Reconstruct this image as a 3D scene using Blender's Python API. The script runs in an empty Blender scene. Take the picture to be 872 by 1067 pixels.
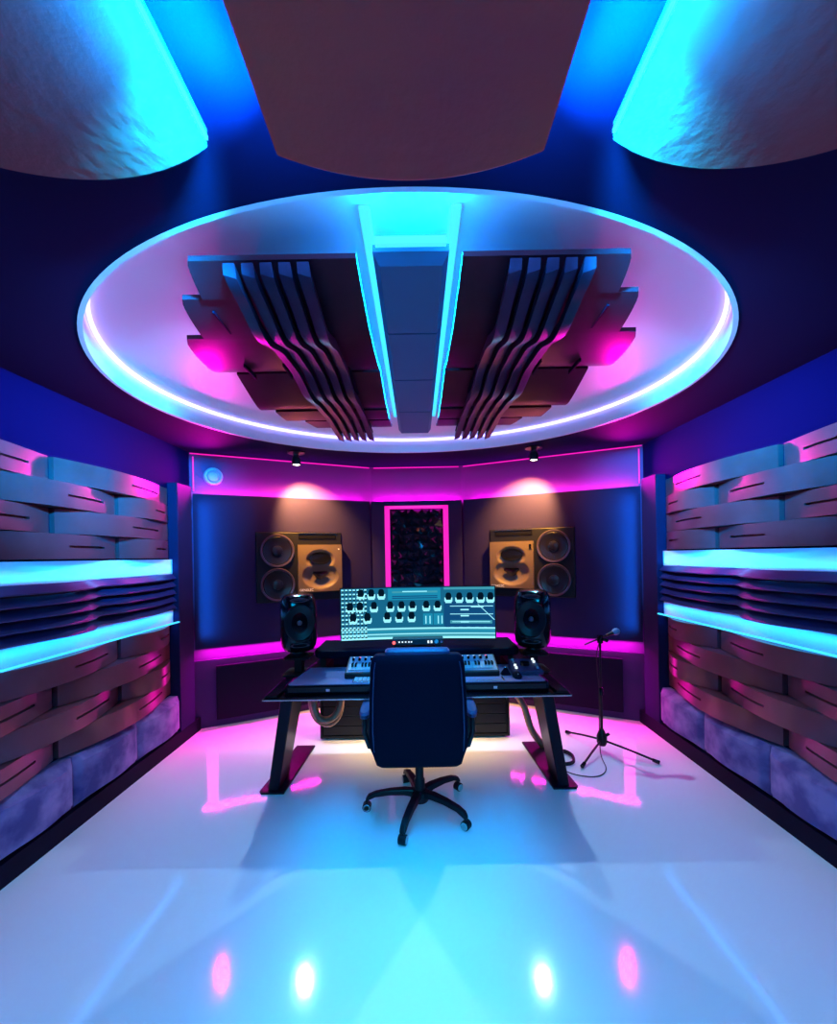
import bpy, bmesh, math, random
from mathutils import Vector, Matrix
random.seed(7)
PI = math.pi
C = bpy.context.scene.collection
F = 440.0; VX = 435.0; VY = 579.0; CAMZ = 1.65

# ------------------------------------------------------------------ materials
def mat(name, col, rough=.5, metal=0., spec=.5, coat=0., emis=None, es=0., bump=0., bscale=40., noise=None, nscale=6., sheen=0.):
    m = bpy.data.materials.new(name); m.use_nodes = True
    nt = m.node_tree; b = nt.nodes['Principled BSDF']
    b.inputs['Base Color'].default_value = (*col, 1)
    b.inputs['Roughness'].default_value = rough
    b.inputs['Metallic'].default_value = metal
    b.inputs['Specular IOR Level'].default_value = spec
    b.inputs['Coat Weight'].default_value = coat
    b.inputs['Coat Roughness'].default_value = .08
    b.inputs['Sheen Weight'].default_value = sheen
    if emis:
        b.inputs['Emission Color'].default_value = (*emis, 1)
        b.inputs['Emission Strength'].default_value = es
    if bump or noise:
        tc = nt.nodes.new('ShaderNodeTexCoord')
        if bump:
            n = nt.nodes.new('ShaderNodeTexNoise'); n.inputs['Scale'].default_value = bscale; n.inputs['Detail'].default_value = 5
            bp = nt.nodes.new('ShaderNodeBump'); bp.inputs['Strength'].default_value = bump; bp.inputs['Distance'].default_value = .02
            nt.links.new(tc.outputs['Object'], n.inputs['Vector'])
            nt.links.new(n.outputs['Fac'], bp.inputs['Height']); nt.links.new(bp.outputs['Normal'], b.inputs['Normal'])
        if noise:
            n2 = nt.nodes.new('ShaderNodeTexNoise'); n2.inputs['Scale'].default_value = nscale; n2.inputs['Detail'].default_value = 4
            r = nt.nodes.new('ShaderNodeValToRGB'); r.color_ramp.elements[0].position = .38; r.color_ramp.elements[1].position = .64
            r.color_ramp.elements[0].color = (*col, 1); r.color_ramp.elements[1].color = (*noise, 1)
            nt.links.new(tc.outputs['Object'], n2.inputs['Vector']); nt.links.new(n2.outputs['Fac'], r.inputs['Fac'])
            nt.links.new(r.outputs['Color'], b.inputs['Base Color'])
    return m

CY = (.0, .25, 1.0)          # cyan-blue led light
PK = (1.0, .0, .55)         # magenta led light
M = {}
M['floor'] = mat('epoxy_floor', (.80, .80, .82), .085, spec=.45, bump=.015, bscale=5)
M['ceil'] = mat('dark_ceiling_paint', (.006, .008, .040), .8, spec=.03)
M['white'] = mat('white_paint', (.78, .78, .80), .5)
M['wall'] = mat('navy_wall_paint', (.001, .001, .034), .9, spec=.04)
M['backwall'] = mat('plum_wall_paint', (.12, .05, .20), .7, spec=.08)
M['lowwall'] = mat('dark_plum_paint', (.05, .02, .10), .7, spec=.15)
M['board'] = mat('satin_rosewood_board', (.17, .045, .065), .28, metal=.3, spec=.4, noise=(.21, .065, .095), nscale=3)
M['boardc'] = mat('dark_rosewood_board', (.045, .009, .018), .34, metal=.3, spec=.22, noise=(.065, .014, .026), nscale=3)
M['wave'] = mat('blue_grey_slat', (.02, .03, .14), .4, spec=.3)
M['fin'] = mat('smoked_slat', (.010, .011, .035), .4, spec=.25, noise=(.03, .03, .07), nscale=5)
M['cush'] = mat('crushed_velvet', (.10, .065, .23), .85, spec=.1, sheen=.1, bump=.2, bscale=16, noise=(.27, .18, .42), nscale=7)
M['plinth'] = mat('black_plinth', (.006, .003, .018), .6, spec=.1)
M['cloud'] = mat('brown_fabric_cloud', (.40, .075, .085), .9, spec=.05, bump=.12, bscale=30, noise=(.46, .10, .08), nscale=1.5)
M['cloudrough'] = mat('pale_textured_cloud', (.26, .075, .07), .85, spec=.1, bump=.16, bscale=22)
M['lens'] = mat('teal_ceiling_panel', (.05, .16, .28), .45, spec=.2)
M['fabric'] = mat('navy_fabric', (.016, .012, .055), .7, spec=.06, bump=.05, bscale=200)
M['black'] = mat('black_plastic', (.004, .004, .008), .42, spec=.3)
M['gblack'] = mat('gloss_black', (.004, .004, .008), .12, spec=.35)
M['cone'] = mat('woofer_cone', (.004, .003, .008), .3, spec=.6)
M['ring'] = mat('woofer_ring', (.10, .07, .10), .3, metal=.6)
M['horn'] = mat('pale_waveguide', (.10, .07, .045), .38, spec=.5)
M['chrome'] = mat('chrome', (.6, .6, .66), .2, metal=1)
M['desktop'] = mat('grey_desktop', (.17, .15, .27), .35, spec=.5)
M['edge'] = mat('metal_edge', (.7, .65, .7), .25, metal=1)
M['leg'] = mat('plum_black_metal', (.008, .003, .012), .35, spec=.15)
M['leather'] = mat('black_leather', (.002, .003, .012), .6, spec=.04, bump=.08, bscale=60)
M['leatherl'] = mat('blue_sheen_leather', (.02, .035, .10), .45, spec=.3)
M['caster'] = mat('caster_ring', (.6, .6, .65), .3)
M['hose'] = mat('copper_sleeve', (.30, .16, .11), .3, metal=.5)
M['key'] = mat('white_key', (.28, .36, .40), .4)
M['devblue'] = mat('steel_blue_panel', (.07, .16, .25), .4)
M['shard'] = mat('glass_black_shard', (.012, .012, .022), .1, metal=.3, spec=1.0)
M['lcy'] = mat('cyan_led', (0, 0, 0), emis=(.05, .65, 1.0), es=1.8)
M['lring'] = mat('lilac_led', (0, 0, 0), emis=(.32, .28, 1.0), es=6)
M['lpk'] = mat('magenta_led', (0, 0, 0), emis=(1.0, .01, .55), es=1.3)
M['lwarm'] = mat('warm_lamp', (0, 0, 0), emis=(1.0, .85, .6), es=90)
M['redled'] = mat('red_led', (0, 0, 0), emis=(1, .1, .1), es=3)
M['wled'] = mat('white_led', (0, 0, 0), emis=(.8, .95, 1), es=1.5)
M['text'] = mat('white_print', (.95, .95, .95), .5)
M['lamp'] = mat('lamp_shell', (.02, .02, .025), .35)
M['ringblue'] = mat('pale_blue_plastic', (.16, .24, .42), .4)
def scr(n, c, s=1.35): return mat(n, (0, 0, 0), rough=.5, spec=.0, emis=c, es=s)
M['s_bg'] = scr('screen_teal', (.008, .13, .25)); M['s_dk'] = scr('screen_dark', (.001, .008, .02)); M['s_md'] = scr('screen_mid', (.01, .25, .42))
M['s_lt'] = scr('screen_light', (.35, .95, 1.1)); M['s_bl'] = scr('screen_blue', (.005, .07, .20)); M['s_pl'] = scr('screen_pale', (.05, .32, .42))

# ------------------------------------------------------------------ builders
def tag(o, label=None, cat=None, group=None, kind=None):
    if label: o['label'] = label
    if cat: o['category'] = cat
    if group: o['group'] = group
    if kind: o['kind'] = kind
    return o
def thing(name, label, cat, loc=(0, 0, 0), rz=0, group=None):
    o = bpy.data.objects.new(name, None); C.objects.link(o); o.location = loc; o.rotation_euler = (0, 0, rz)
    o.empty_display_size = .1
    return tag(o, label, cat, group)
class MB:
    def __init__(s): s.v = []; s.f = []; s.mi = []; s.cur = 0; s.mats = []
    def add(s, vs, fs):
        n = len(s.v); s.v += [tuple(v) for v in vs]; s.f += [tuple(i + n for i in f) for f in fs]; s.mi += [s.cur] * len(fs); return s
    def box(s, x0, x1, y0, y1, z0, z1):
        return s.add([(x0,y0,z0),(x1,y0,z0),(x1,y1,z0),(x0,y1,z0),(x0,y0,z1),(x1,y0,z1),(x1,y1,z1),(x0,y1,z1)],
                     [(0,3,2,1),(4,5,6,7),(0,1,5,4),(1,2,6,5),(2,3,7,6),(3,0,4,7)])
    def obox(s, c, sz, mtx):
        n = len(s.v); s.box(-sz[0]/2, sz[0]/2, -sz[1]/2, sz[1]/2, -sz[2]/2, sz[2]/2)
        for i in range(n, len(s.v)): s.v[i] = tuple(mtx @ Vector(s.v[i]) + Vector(c))
        return s
    def prism(s, poly, z0, z1):
        n = len(poly)
        return s.add([(x, y, z0) for x, y in poly] + [(x, y, z1) for x, y in poly],
                     [tuple(range(n))[::-1], tuple(range(n, 2*n))] + [(i, (i+1) % n, n+(i+1) % n, n+i) for i in range(n)])
    def tube(s, pts, r, seg=10, caps=True):
        pts = [Vector(p) for p in pts]; N = len(pts)
        rs = r if isinstance(r, (list, tuple)) else [r] * N
        up = Vector((0, 0, 1)); vs = []; fs = []; prev = None
        for i, p in enumerate(pts):
            t = (pts[min(i+1, N-1)] - pts[max(i-1, 0)]).normalized()
            if prev is None:
                a = up if abs(t.z) < .9 else Vector((1, 0, 0)); u = t.cross(a).normalized()
            else:
                u = (prev - t * prev.dot(t)).normalized()
            prev = u; w = t.cross(u)
            for k in range(seg):
                q = 2*PI*k/seg; vs.append(p + (u*math.cos(q) + w*math.sin(q)) * rs[i])
        for i in range(N-1):
            for k in range(seg):
                k2 = (k+1) % seg; fs.append((i*seg+k, i*seg+k2, (i+1)*seg+k2, (i+1)*seg+k))
        if caps: fs += [tuple(range(seg))[::-1], tuple(range((N-1)*seg, N*seg))]
        return s.add(vs, fs)
    def lathe(s, prof, c=(0, 0, 0), mtx=None, seg=32, sx=1., sy=1.):
        # prof: (radius, height) along local z
        mtx = mtx or Matrix.Identity(3); vs = []; fs = []; n = len(prof); c = Vector(c)
        for r, h in prof:
            for k in range(seg):
                q = 2*PI*k/seg; vs.append(mtx @ Vector((r*sx*math.cos(q), r*sy*math.sin(q), h)) + c)
        for i in range(n-1):
            for k in range(seg):
                k2 = (k+1) % seg; fs.append((i*seg+k, i*seg+k2, (i+1)*seg+k2, (i+1)*seg+k))
        if prof[0][0] > 1e-4: fs.append(tuple(range(seg))[::-1])
        if prof[-1][0] > 1e-4: fs.append(tuple(range((n-1)*seg, n*seg)))
        return s.add(vs, fs)
    def loft(s, secs, seg=36, n=4.):
        # secs: (z, cx, cy, halfw, halfd)
        vs = []; fs = []
        for z, cx, cy, w, d in secs:
            for k in range(seg):
                q = 2*PI*k/seg; c_, s_ = math.cos(q), math.sin(q)
                vs.append((cx + w*math.copysign(abs(c_)**(2/n), c_), cy + d*math.copysign(abs(s_)**(2/n), s_), z))
        for i in range(len(secs)-1):
            for k in range(seg):
                k2 = (k+1) % seg; fs.append((i*seg+k, i*seg+k2, (i+1)*seg+k2, (i+1)*seg+k))
        fs += [tuple(range(seg))[::-1], tuple(range((len(secs)-1)*seg, len(secs)*seg))]
        return s.add(vs, fs)
    def grid(s, rows):
        # rows: list of equal-length vertex rows (open surface)
        n = len(rows[0]); vs = [v for r in rows for v in r]
        return s.add(vs, [(i*n+j, i*n+j+1, (i+1)*n+j+1, (i+1)*n+j) for i in range(len(rows)-1) for j in range(n-1)])
    def use(s, i): s.cur = i; return s
    def build(s, name, m, parent=None, smooth=False, bevel=0, bseg=2, fix=True):
        me = bpy.data.meshes.new(name); me.from_pydata(s.v, [], s.f)
        ms = m if isinstance(m, (list, tuple)) else [m]
        for x in ms: me.materials.append(x if not isinstance(x, str) else M[x])
        if len(ms) > 1: me.polygons.foreach_set('material_index', s.mi)
        if fix:
            bm = bmesh.new(); bm.from_mesh(me); bmesh.ops.remove_doubles(bm, verts=bm.verts, dist=1e-6)
            bmesh.ops.recalc_face_normals(bm, faces=bm.faces); bm.to_mesh(me); bm.free()
        if smooth:
            me.polygons.foreach_set('use_smooth', [True]*len(me.polygons))
            try: me.set_sharp_from_angle(angle=math.radians(38))
            except Exception: pass
        me.update()
        o = bpy.data.objects.new(name, me); C.objects.link(o)
        if parent: o.parent = parent
        if bevel:
            b = o.modifiers.new('bevel', 'BEVEL'); b.width = bevel; b.segments = bseg; b.limit_method = 'ANGLE'; b.angle_limit = .6
        return o
def B(x0, x1, y0, y1, z0, z1): return MB().box(x0, x1, y0, y1, z0, z1)
def struct(o): o['kind'] = 'structure'; return o
RX = Matrix.Rotation(PI/2, 3, 'X')        # local z -> -y
def area(name, loc, sx, sy, direction, power, col, spread=PI):
    l = bpy.data.lights.new(name, 'AREA'); l.shape = 'RECTANGLE'; l.size = sx; l.size_y = sy; l.energy = power; l.color = col; l.spread = spread
    o = bpy.data.objects.new(name, l); C.objects.link(o); o.location = loc
    return o, l
def strip(name, p0, p1, width, direction, power, col, spread=PI):
    p0 = Vector(p0); p1 = Vector(p1); d = Vector(direction).normalized(); x = (p1-p0).normalized(); z = -d
    z = (z - x*z.dot(x)).normalized(); y = z.cross(x)
    o, l = area(name, (p0+p1)/2, (p1-p0).length, width, direction, power, col, spread)
    m = Matrix((x, y, z)).transposed().to_4x4(); m.translation = (p0+p1)/2
    o.matrix_world = m
    return o
def text(s, size, name, parent, loc, rot, m='text', ext=.0004):
    cu = bpy.data.curves.new(name, 'FONT'); cu.body = s; cu.size = size; cu.extrude = ext; cu.align_x = 'CENTER'; cu.align_y = 'CENTER'
    t = bpy.data.objects.new(name, cu); C.objects.link(t); bpy.context.view_layer.update()
    me = bpy.data.meshes.new_from_object(t); bpy.data.objects.remove(t)
    me.materials.clear(); me.materials.append(M[m])
    o = bpy.data.objects.new(name, me); C.objects.link(o); o.parent = parent; o.location = loc; o.rotation_euler = rot
    return o

# ------------------------------------------------------------------ room shell
H = 2.70; WX = 2.22; YB = -2.6
CX0, CY0, RXE, RYE, HR = -.025, 2.745, 1.755, 1.53, 2.83       # oval ceiling recess
struct(B(-2.4, 2.4, YB, 5.3, -.1, 0).build('floor', 'floor'))
def ellipse(rx, ry, n=128): return [(CX0+rx*math.cos(2*PI*k/n), CY0+ry*math.sin(2*PI*k/n)) for k in range(n)]
def outer_pt(q):
    dx, dy = math.cos(q), math.sin(q); t = 1e9
    for lim, d in ((2.4-CX0, dx), (-2.4-CX0, dx)):
        if abs(d) > 1e-6 and lim/d > 0: t = min(t, lim/d)
    for lim, d in ((5.3-CY0, dy), (YB-CY0, dy)):
        if abs(d) > 1e-6 and lim/d > 0: t = min(t, lim/d)
    return (CX0+dx*t, CY0+dy*t)
angs = sorted([2*PI*k/160 for k in range(160)] + [math.atan2(y-CY0, x-CX0) % (2*PI) for x in (-2.4, 2.4) for y in (YB, 5.3)])
mb = MB(); inner = []; outer = []
for q in angs:
    t = 1/math.sqrt((math.cos(q)/RXE)**2 + (math.sin(q)/RYE)**2)
    inner.append((CX0+math.cos(q)*t, CY0+math.sin(q)*t)); outer.append(outer_pt(q))
n = len(angs)
mb.add([(x, y, H) for x, y in inner]+[(x, y, H) for x, y in outer]+[(x, y, H+.22) for x, y in outer],
       [(i, (i+1) % n, n+(i+1) % n, n+i) for i in range(n)] + [(n+i, n+(i+1) % n, 2*n+(i+1) % n, 2*n+i) for i in range(n)])
struct(mb.build('ceiling', 'ceil', fix=False))
mb = MB()   # rim wall of the oval recess and its white inner ceiling
mb.add([(x, y, H-.004) for x, y in inner]+[(x, y, HR) for x, y in inner]+[(CX0, CY0, HR)]+[(CX0+(x-CX0)*1.012, CY0+(y-CY0)*1.012, H-.004) for x, y in inner],
       [(i, (i+1) % n, n+(i+1) % n, n+i) for i in range(n)] + [(n+i, n+(i+1) % n, 2*n) for i in range(n)] + [(i, (i+1) % n, 2*n+1+(i+1) % n, 2*n+1+i) for i in range(n)])
struct(mb.build('trim_1', 'white', fix=False))
struct(B(-2.45, 2.45, YB, 5.35, HR+.04, HR+.1).build('ceiling_backing', 'ceil'))
mb = MB(); ne = 128; a_ = ellipse(RXE-.012, RYE-.012, ne); b_ = ellipse(RXE-.026, RYE-.026, ne)
mb.add([(x, y, HR-.022) for x, y in a_]+[(x, y, HR-.022) for x, y in b_]+[(x, y, HR-.004) for x, y in a_]+[(x, y, HR-.004) for x, y in b_],
       [f for i in range(ne) for j in [(i+1) % ne] for f in ((i, j, ne+j, ne+i), (2*ne+i, 2*ne+j, 3*ne+j, 3*ne+i), (i, j, 2*ne+j, 2*ne+i), (ne+i, ne+j, 3*ne+j, 3*ne+i))])
tag(mb.build('light_ring', 'lring'), 'glowing lilac light strip running round the oval ceiling recess', 'light strip')

struct(B(-2.35, -WX, YB, 4.35, 0, H).build('wall_left', 'wall'))
struct(B(WX, 2.35, YB, 4.35, 0, H).build('wall_right', 'wall'))
struct(B(-2.35, 2.35, YB-.1, YB, 0, H).build('wall_rear', 'wall'))
WP = [(-2.24, 4.12), (-.53, 4.98), (.53, 4.98), (2.24, 4.12)]
mb = MB(); poly = WP + [(2.24, 5.25), (-2.24, 5.25)]
struct(mb.prism(poly, .66, H).build('wall_back', 'backwall'))
WL = [(-2.24, 4.06), (-.51, 4.93), (.51, 4.93), (2.24, 4.06)]
struct(MB().prism(WL + [(2.24, 5.25), (-2.24, 5.25)], 0, .66).build('wall_back_lower', 'lowwall'))
for s, nm in ((-1, 'left'), (1, 'right')):
    struct(B(min(s*2.13, s*WX), max(s*2.13, s*WX), YB, 4.1, 0, .12).build('baseboard_'+nm, 'plinth'))
    # end post between the side treatment and the corner
    struct(B(min(s*2.13, s*WX), max(s*2.13, s*WX), 3.76, 4.00, .12, 2.34).build('trim_%d' % (2 if s < 0 else 3), 'fabric', bevel=.005))

# ------------------------------------------------------------------ side wall treatment
ROWN = ['topmost', 'second', 'third', 'lowest']
def prof_board(u, A=.125): return .02*(1-u) + .012 + A*math.sin(PI*min(1, u**.92))
def make_board(s, y0, y1, z0, z1, full=1.1, A=.125, slot=True):
    # solid bowed block against the wall, with a routed slot in its far half
    NU = 26; L = (y1-y0); us = [i/NU for i in range(NU+1)]
    def X(u, d=0.): return s*(WX - prof_board(u*L/full, A) + d)
    zm = (z0+z1)/2; zz = [z0, zm-.007, zm+.007, z1]
    s0, s1 = int(NU*.50), int(NU*.88)
    mb = MB(); vs = []; ix = {}
    def V(u, z, d=0., back=False):
        k = (round(u, 4), round(z, 4), d, back)
        if k not in ix:
            ix[k] = len(vs); vs.append((s*(WX+.0) if back else X(u, d), y0+u*L, z))
        return ix[k]
    fs = []
    for i in range(NU):
        a, b = us[i], us[i+1]; inslot = slot and s0 <= i < s1
        for r in range(3):
            if r == 1 and inslot:
                D = .03
                fs.append((V(a, zz[1], D), V(b, zz[1], D), V(b, zz[2], D), V(a, zz[2], D)))
                fs.append((V(a, zz[1]), V(b, zz[1]), V(b, zz[1], D), V(a, zz[1], D)))
                fs.append((V(a, zz[2]), V(b, zz[2]), V(b, zz[2], D), V(a, zz[2], D)))
                if i == s0: fs.append((V(a, zz[1]), V(a, zz[2]), V(a, zz[2], D), V(a, zz[1], D)))
                if i == s1-1: fs.append((V(b, zz[1]), V(b, zz[2]), V(b, zz[2], D), V(b, zz[1], D)))
            else: fs.append((V(a, zz[r]), V(b, zz[r]), V(b, zz[r+1]), V(a, zz[r+1])))
        for z in (z0, z1): fs.append((V(a, z), V(b, z), V(b, z, 0., True), V(a, z, 0., True)))
        fs.append((V(a, z0, 0., True), V(b, z0, 0., True), V(b, z1, 0., True), V(a, z1, 0., True)))
    for u in (0., 1.):
        fs.append((V(u, zz[0]), V(u, zz[1]), V(u, zz[2]), V(u, zz[3]), V(u, z1, 0., True), V(u, z0, 0., True)))
    return mb.add(vs, fs)
EVEN = [(1.44, 2.53, 1.1), (2.55, 3.74, 1.13)]; ODD = [(.96, 2.03, 1.1), (2.05, 3.08, 1.05), (3.10, 3.74, .64)]
for s, side in ((-1, 'left'), (1, 'right')):
    for blk, ztop, zh, nm in (('upper', 2.285, .156, 'upper'), ('lower', 1.085, .157, 'lower')):
        for r in range(4):
            z1 = ztop - r*zh; z0 = z1 - zh + .006
            segs = EVEN if r % 2 == 0 else ODD
            if blk == 'lower': segs = ODD if r % 2 == 0 else EVEN
            for k, (a, b, full) in enumerate(segs):
                pos = ('nearer the camera', 'long one at the far end') if len(segs) == 2 else ('cut by the picture edge', 'middle of its row', 'short one at the far end')
                o = make_board(s, a, b, z0, z1, full, (.085 if blk == 'upper' else .11)).build('curved_board', 'board', smooth=True)
                tag(o, 'slotted board, %s wall, %s weave, %s row, %s' % (side, blk, ROWN[r], pos[k]), 'wall board', 'curved boards woven along the %s wall' % side)
    # white cove faces above and below the wave slats
    for nm, z0, z1, tn in (('a', 1.53, 1.655, 4), ('b', 1.09, 1.205, 5)):
        struct(B(min(s*(WX-.035), s*WX), max(s*(WX-.035), s*WX), .9, 3.76, z0-.01, z1).build('trim_%d' % (tn + (0 if s < 0 else 2)), 'white'))
    # wave slats
    t = thing('wave_diffuser', 'band of five dark blue rippling slats on the %s wall between two cyan glows' % side, 'wall slats', (s*WX, 2.3, 1.2), 0, 'rippling slat bands on the side walls')
    KP = [(.9, .11), (1.25, .17), (1.55, .19), (1.8, .09), (2.1, .11), (2.5, .185), (2.62, .175), (2.86, .075), (3.05, .13), (3.3, .125), (3.76, .06)]
    def wv(y):
        for (ya, pa), (yb, pb) in zip(KP, KP[1:]):
            if ya <= y <= yb:
                q = (y-ya)/(yb-ya); q = q*q*(3-2*q); return pa+(pb-pa)*q
        return KP[-1][1]
    for k in range(5):
        zt = 1.528 - k*.0655; rows = []
        for i in range(73):
            y = .9 + 2.86*i/72; p = wv(y)
            cs = [(p-.055, zt), (p+.012, zt-.044), (p+.006, zt-.052), (p-.06, zt-.034), (p-.075, zt-.030), (p-.075, zt-.004)]
            rows.append([(s*(-max(q, .032)), y-2.3, z-1.2) for q, z in cs])
        mb = MB(); vs = [v for r_ in rows for v in r_]; n6 = 6
        fs = [(i*n6+j, i*n6+(j+1) % n6, (i+1)*n6+(j+1) % n6, (i+1)*n6+j) for i in range(72) for j in range(n6)]
        fs += [tuple(range(n6)), tuple(range(72*n6, 73*n6))]
        mb.add(vs, fs).build('slat', 'wave', t, smooth=True)
    tag(B(min(s*(WX-.03), s*WX), max(s*(WX-.03), s*WX), .9, 3.76, 1.21, 1.53).build('dark_backing', 'plinth'), 'black backing strip behind the rippling slats on the %s wall' % side, 'backing panel')
    # cushions
    CB = [(1.47, 2.02), (2.03, 2.59), (2.60, 3.18), (3.19, 3.74)]
    for k, (a, b) in enumerate(CB):
        mb = MB(); nu, nv = 20, 8; z0, z1 = .135, .445; rows = []
        for j in range(nv+1):
            v = j/nv; row = []
            for i in range(nu+1):
                u = i/nu; e = min(1, min(u, 1-u)/.03, min(v, 1-v)/.06); e = math.sqrt(max(0, 1-(1-e)**2))
                p = .045 + (.095*math.sin(PI*u)**.8 + .02)*1.0 * (.35+.65*e) if e < 1 else .045 + .095*math.sin(PI*u)**.8 + .02
                p = .07 + (.025 + .045*math.sin(PI*u)) * e
                row.append((s*(WX-p), a+(b-a)*u, z0+(z1-z0)*v))
            rows.append(row)
        mb.grid(rows)
        N_ = len(mb.v); ring = [i for i in range(nu+1)] + [j*(nu+1)+nu for j in range(1, nv+1)] + [nv*(nu+1)+i for i in range(nu-1, -1, -1)] + [j*(nu+1) for j in range(nv-1, 0, -1)]
        vs = [(s*(WX), mb.v[i][1], mb.v[i][2]) for i in ring]; base = len(mb.v); nr = len(ring)
        mb.v += vs
        for i in range(nr):
            mb.f.append((ring[i], ring[(i+1) % nr], base+(i+1) % nr, base+i)); mb.mi.append(0)
        mb.f.append(tuple(base+i for i in range(nr))); mb.mi.append(0)
        o = mb.build('wall_cushion', 'cush', smooth=True)
        tag(o, 'bowed lilac velvet cushion low on the %s wall, %s' % (side, ['cut by the picture edge', 'nearest fully in view', 'second from the far end', 'beside the far corner'][k]), 'wall cushion', 'velvet cushions along the %s wall' % side)
    # cove lights
    sg = s
    strip('cove_up', (sg*(WX-.075), .9, 1.545), (sg*(WX-.075), 3.74, 1.545), .03, (sg*.45, 0, 1), 7.5, CY)
    strip('cove_down', (sg*(WX-.075), .9, 1.185), (sg*(WX-.075), 3.74, 1.185), .03, (sg*.35, 0, -1), 7.5, CY)
    mb = B(min(sg*(WX-.10), sg*(WX-.08)), max(sg*(WX-.10), sg*(WX-.08)), .9, 3.75, 1.094, 1.104)
    tag(mb.build('light_strip', 'lcy'), 'bright cyan light line along the %s wall below the rippling slats' % side, 'light strip')

# ------------------------------------------------------------------ ceiling clouds near the camera
def arc_panel(xa, xb, ybase, sag, zfun, thick, y_near=-1.6, nx=24, ny=1):
    xm = (xa+xb)/2; hw = (xb-xa)/2; R = (hw*hw+sag*sag)/(2*sag)
    xs = [xa+(xb-xa)*i/nx for i in range(nx+1)]
    def yf(x): return ybase + math.sqrt(max(0, R*R-(x-xm)**2)) - (R-sag)
    mb = MB(); rows = []
    ts = [0, .25, .5, .75, 1]
    for t in ts: rows.append([(x, y_near+(yf(x)-y_near)*t, zfun(x)) for x in xs])
    mb.grid(rows); n = nx+1; m = len(rows)
    base = len(mb.v)
    ring = list(range(n)) + [j*n+nx for j in range(1, m)] + [(m-1)*n+i for i in range(nx-1, -1, -1)] + [j*n for j in range(m-2, 0, -1)]
    mb.v += [(mb.v[i][0], mb.v[i][1], thick) for i in ring]; nr = len(ring)
    for i in range(nr): mb.f.append((ring[i], ring[(i+1) % nr], base+(i+1) % nr, base+i)); mb.mi.append(0)
    mb.f.append(tuple(base+i for i in range(nr))); mb.mi.append(0)
    return mb
o = arc_panel(-.283, .283, .893, .066, lambda x: 2.50, 2.535).build('ceiling_cloud', 'cloud', smooth=True, bevel=.004)
tag(o, 'brown fabric ceiling panel with a rounded end, hanging in the middle', 'ceiling panel', 'ceiling panels above the camera')
for s, side in ((-1, 'left'), (1, 'right')):
    xa, xb = (-1.22, -.495) if s < 0 else (.495, 1.22)
    zf = lambda x: 2.648 + (.10 if abs(x) > .62 else .5)*(abs(x)-.62)**2
    o = arc_panel(xa, xb, 1.03, .08, zf, 2.70).build('ceiling_cloud', 'cloudrough', smooth=True)
    tag(o, 'rough textured ceiling panel at the top %s, lit cyan along its inner edge' % side, 'ceiling panel', 'ceiling panels above the camera')
    # led strips: on top side edge of the middle cloud and along the inner edge of the side cloud
    o = B(min(s*.268, s*.278), max(s*.268, s*.278), -1.5, .88, 2.536, 2.546).build('light_strip', 'lcy')
    tag(o, 'cyan light strip on the %s edge of the middle ceiling panel' % side, 'light strip')
    strip('cloud_led', (s*.285, -1.5, 2.545), (s*.285, .88, 2.545), .015, (s*1, 0, .84), 230, CY, math.radians(52))
    strip('cloud_led', (s*.275, .60, 2.545), (s*.265, .93, 2.545), .015, (s*1, 0, .84), 62, CY, math.radians(64))
    strip('cloud_up', (s*.25, .55, 2.56), (s*.22, .90, 2.56), .015, (s*.45, 0, 1), 24, CY)
    strip('cloud_up', (s*.25, -1.5, 2.56), (s*.25, .86, 2.56), .015, (s*.45, 0, 1), 110, CY)
    o = B(min(s*.488, s*.496), max(s*.488, s*.496), -1.5, 1.02, 2.662, 2.672).build('light_strip', 'lcy')
    tag(o, 'white-cyan light strip on the inner edge of the %s textured ceiling panel' % side, 'light strip')

# ------------------------------------------------------------------ oval recess: centre light panel and stepped diffusers
t = thing('ceiling_light_panel', 'long teal light panel in the middle of the oval recess, glowing cyan all round', 'ceiling light', (-.005, 2.45, HR))
mb = MB()
for a, b in ((1.45, 1.93), (1.935, 2.44), (2.445, 2.98), (2.985, 3.50)):
    zb = 2.665; x0, x1 = -.132, .132; a -= 2.45; b -= 2.45; i = .022; na = .03 if a < -1 else .004
    vs = [(x0,a,zb+.03-HR),(x1,a,zb+.03-HR),(x1,b,zb+.03-HR),(x0,b,zb+.03-HR),(x0+i,a+na,zb-HR),(x1-i,a+na,zb-HR),(x1-i,b-.004,zb-HR),(x0+i,b-.004,zb-HR),(x0,a,2.72-HR),(x1,a,2.72-HR),(x1,b,2.72-HR),(x0,b,2.72-HR)]
    o = MB().add(vs, [(4,5,6,7),(0,1,5,4),(1,2,6,5),(2,3,7,6),(3,0,4,7),(0,1,9,8),(1,2,10,9),(2,3,11,10),(3,0,8,11),(8,9,10,11)]).build('diffuser_plate', 'lens', t)
B(-.06, .06, -.7, 1.0, 2.72-HR, -.002).build('housing', 'white', t)
for s in (-1, 1):
    B(min(s*.135, s*.172), max(s*.135, s*.172), -1.04, 1.07, -.02, -.006).build('light_tube', 'lcy', t)
B(-.12, .12, -1.04, -1.02, -.135, -.11).build('light_tube', 'lcy', t)
for s in (-1, 1):
    strip('channel', (s*.155-.005, 1.40, 2.80), (s*.155-.005, 3.50, 2.80), .03, (0, 0, -1), 105, (.0, .36, 1.0))
strip('head_led', (-.12, 1.35, 2.72), (.12, 1.35, 2.72), .02, (0, -.3, 1), 7, CY)
ROWS = [(1.43, 1.605, .75, .79), (1.61, 1.875, .87, .92), (1.88, 2.37, 1.0, 1.09), (2.38, 2.89, .99, 1.04), (2.895, 3.15, .945, .93), (3.155, 3.46, .81, .77)]
def cz(y):
    if y < 2.375: return 2.675 - .055*math.sin(PI*(y-1.34)/(2.42-1.34))
    return 2.69 - .045*math.sin(PI*(y-2.375)/1.12)
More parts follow.
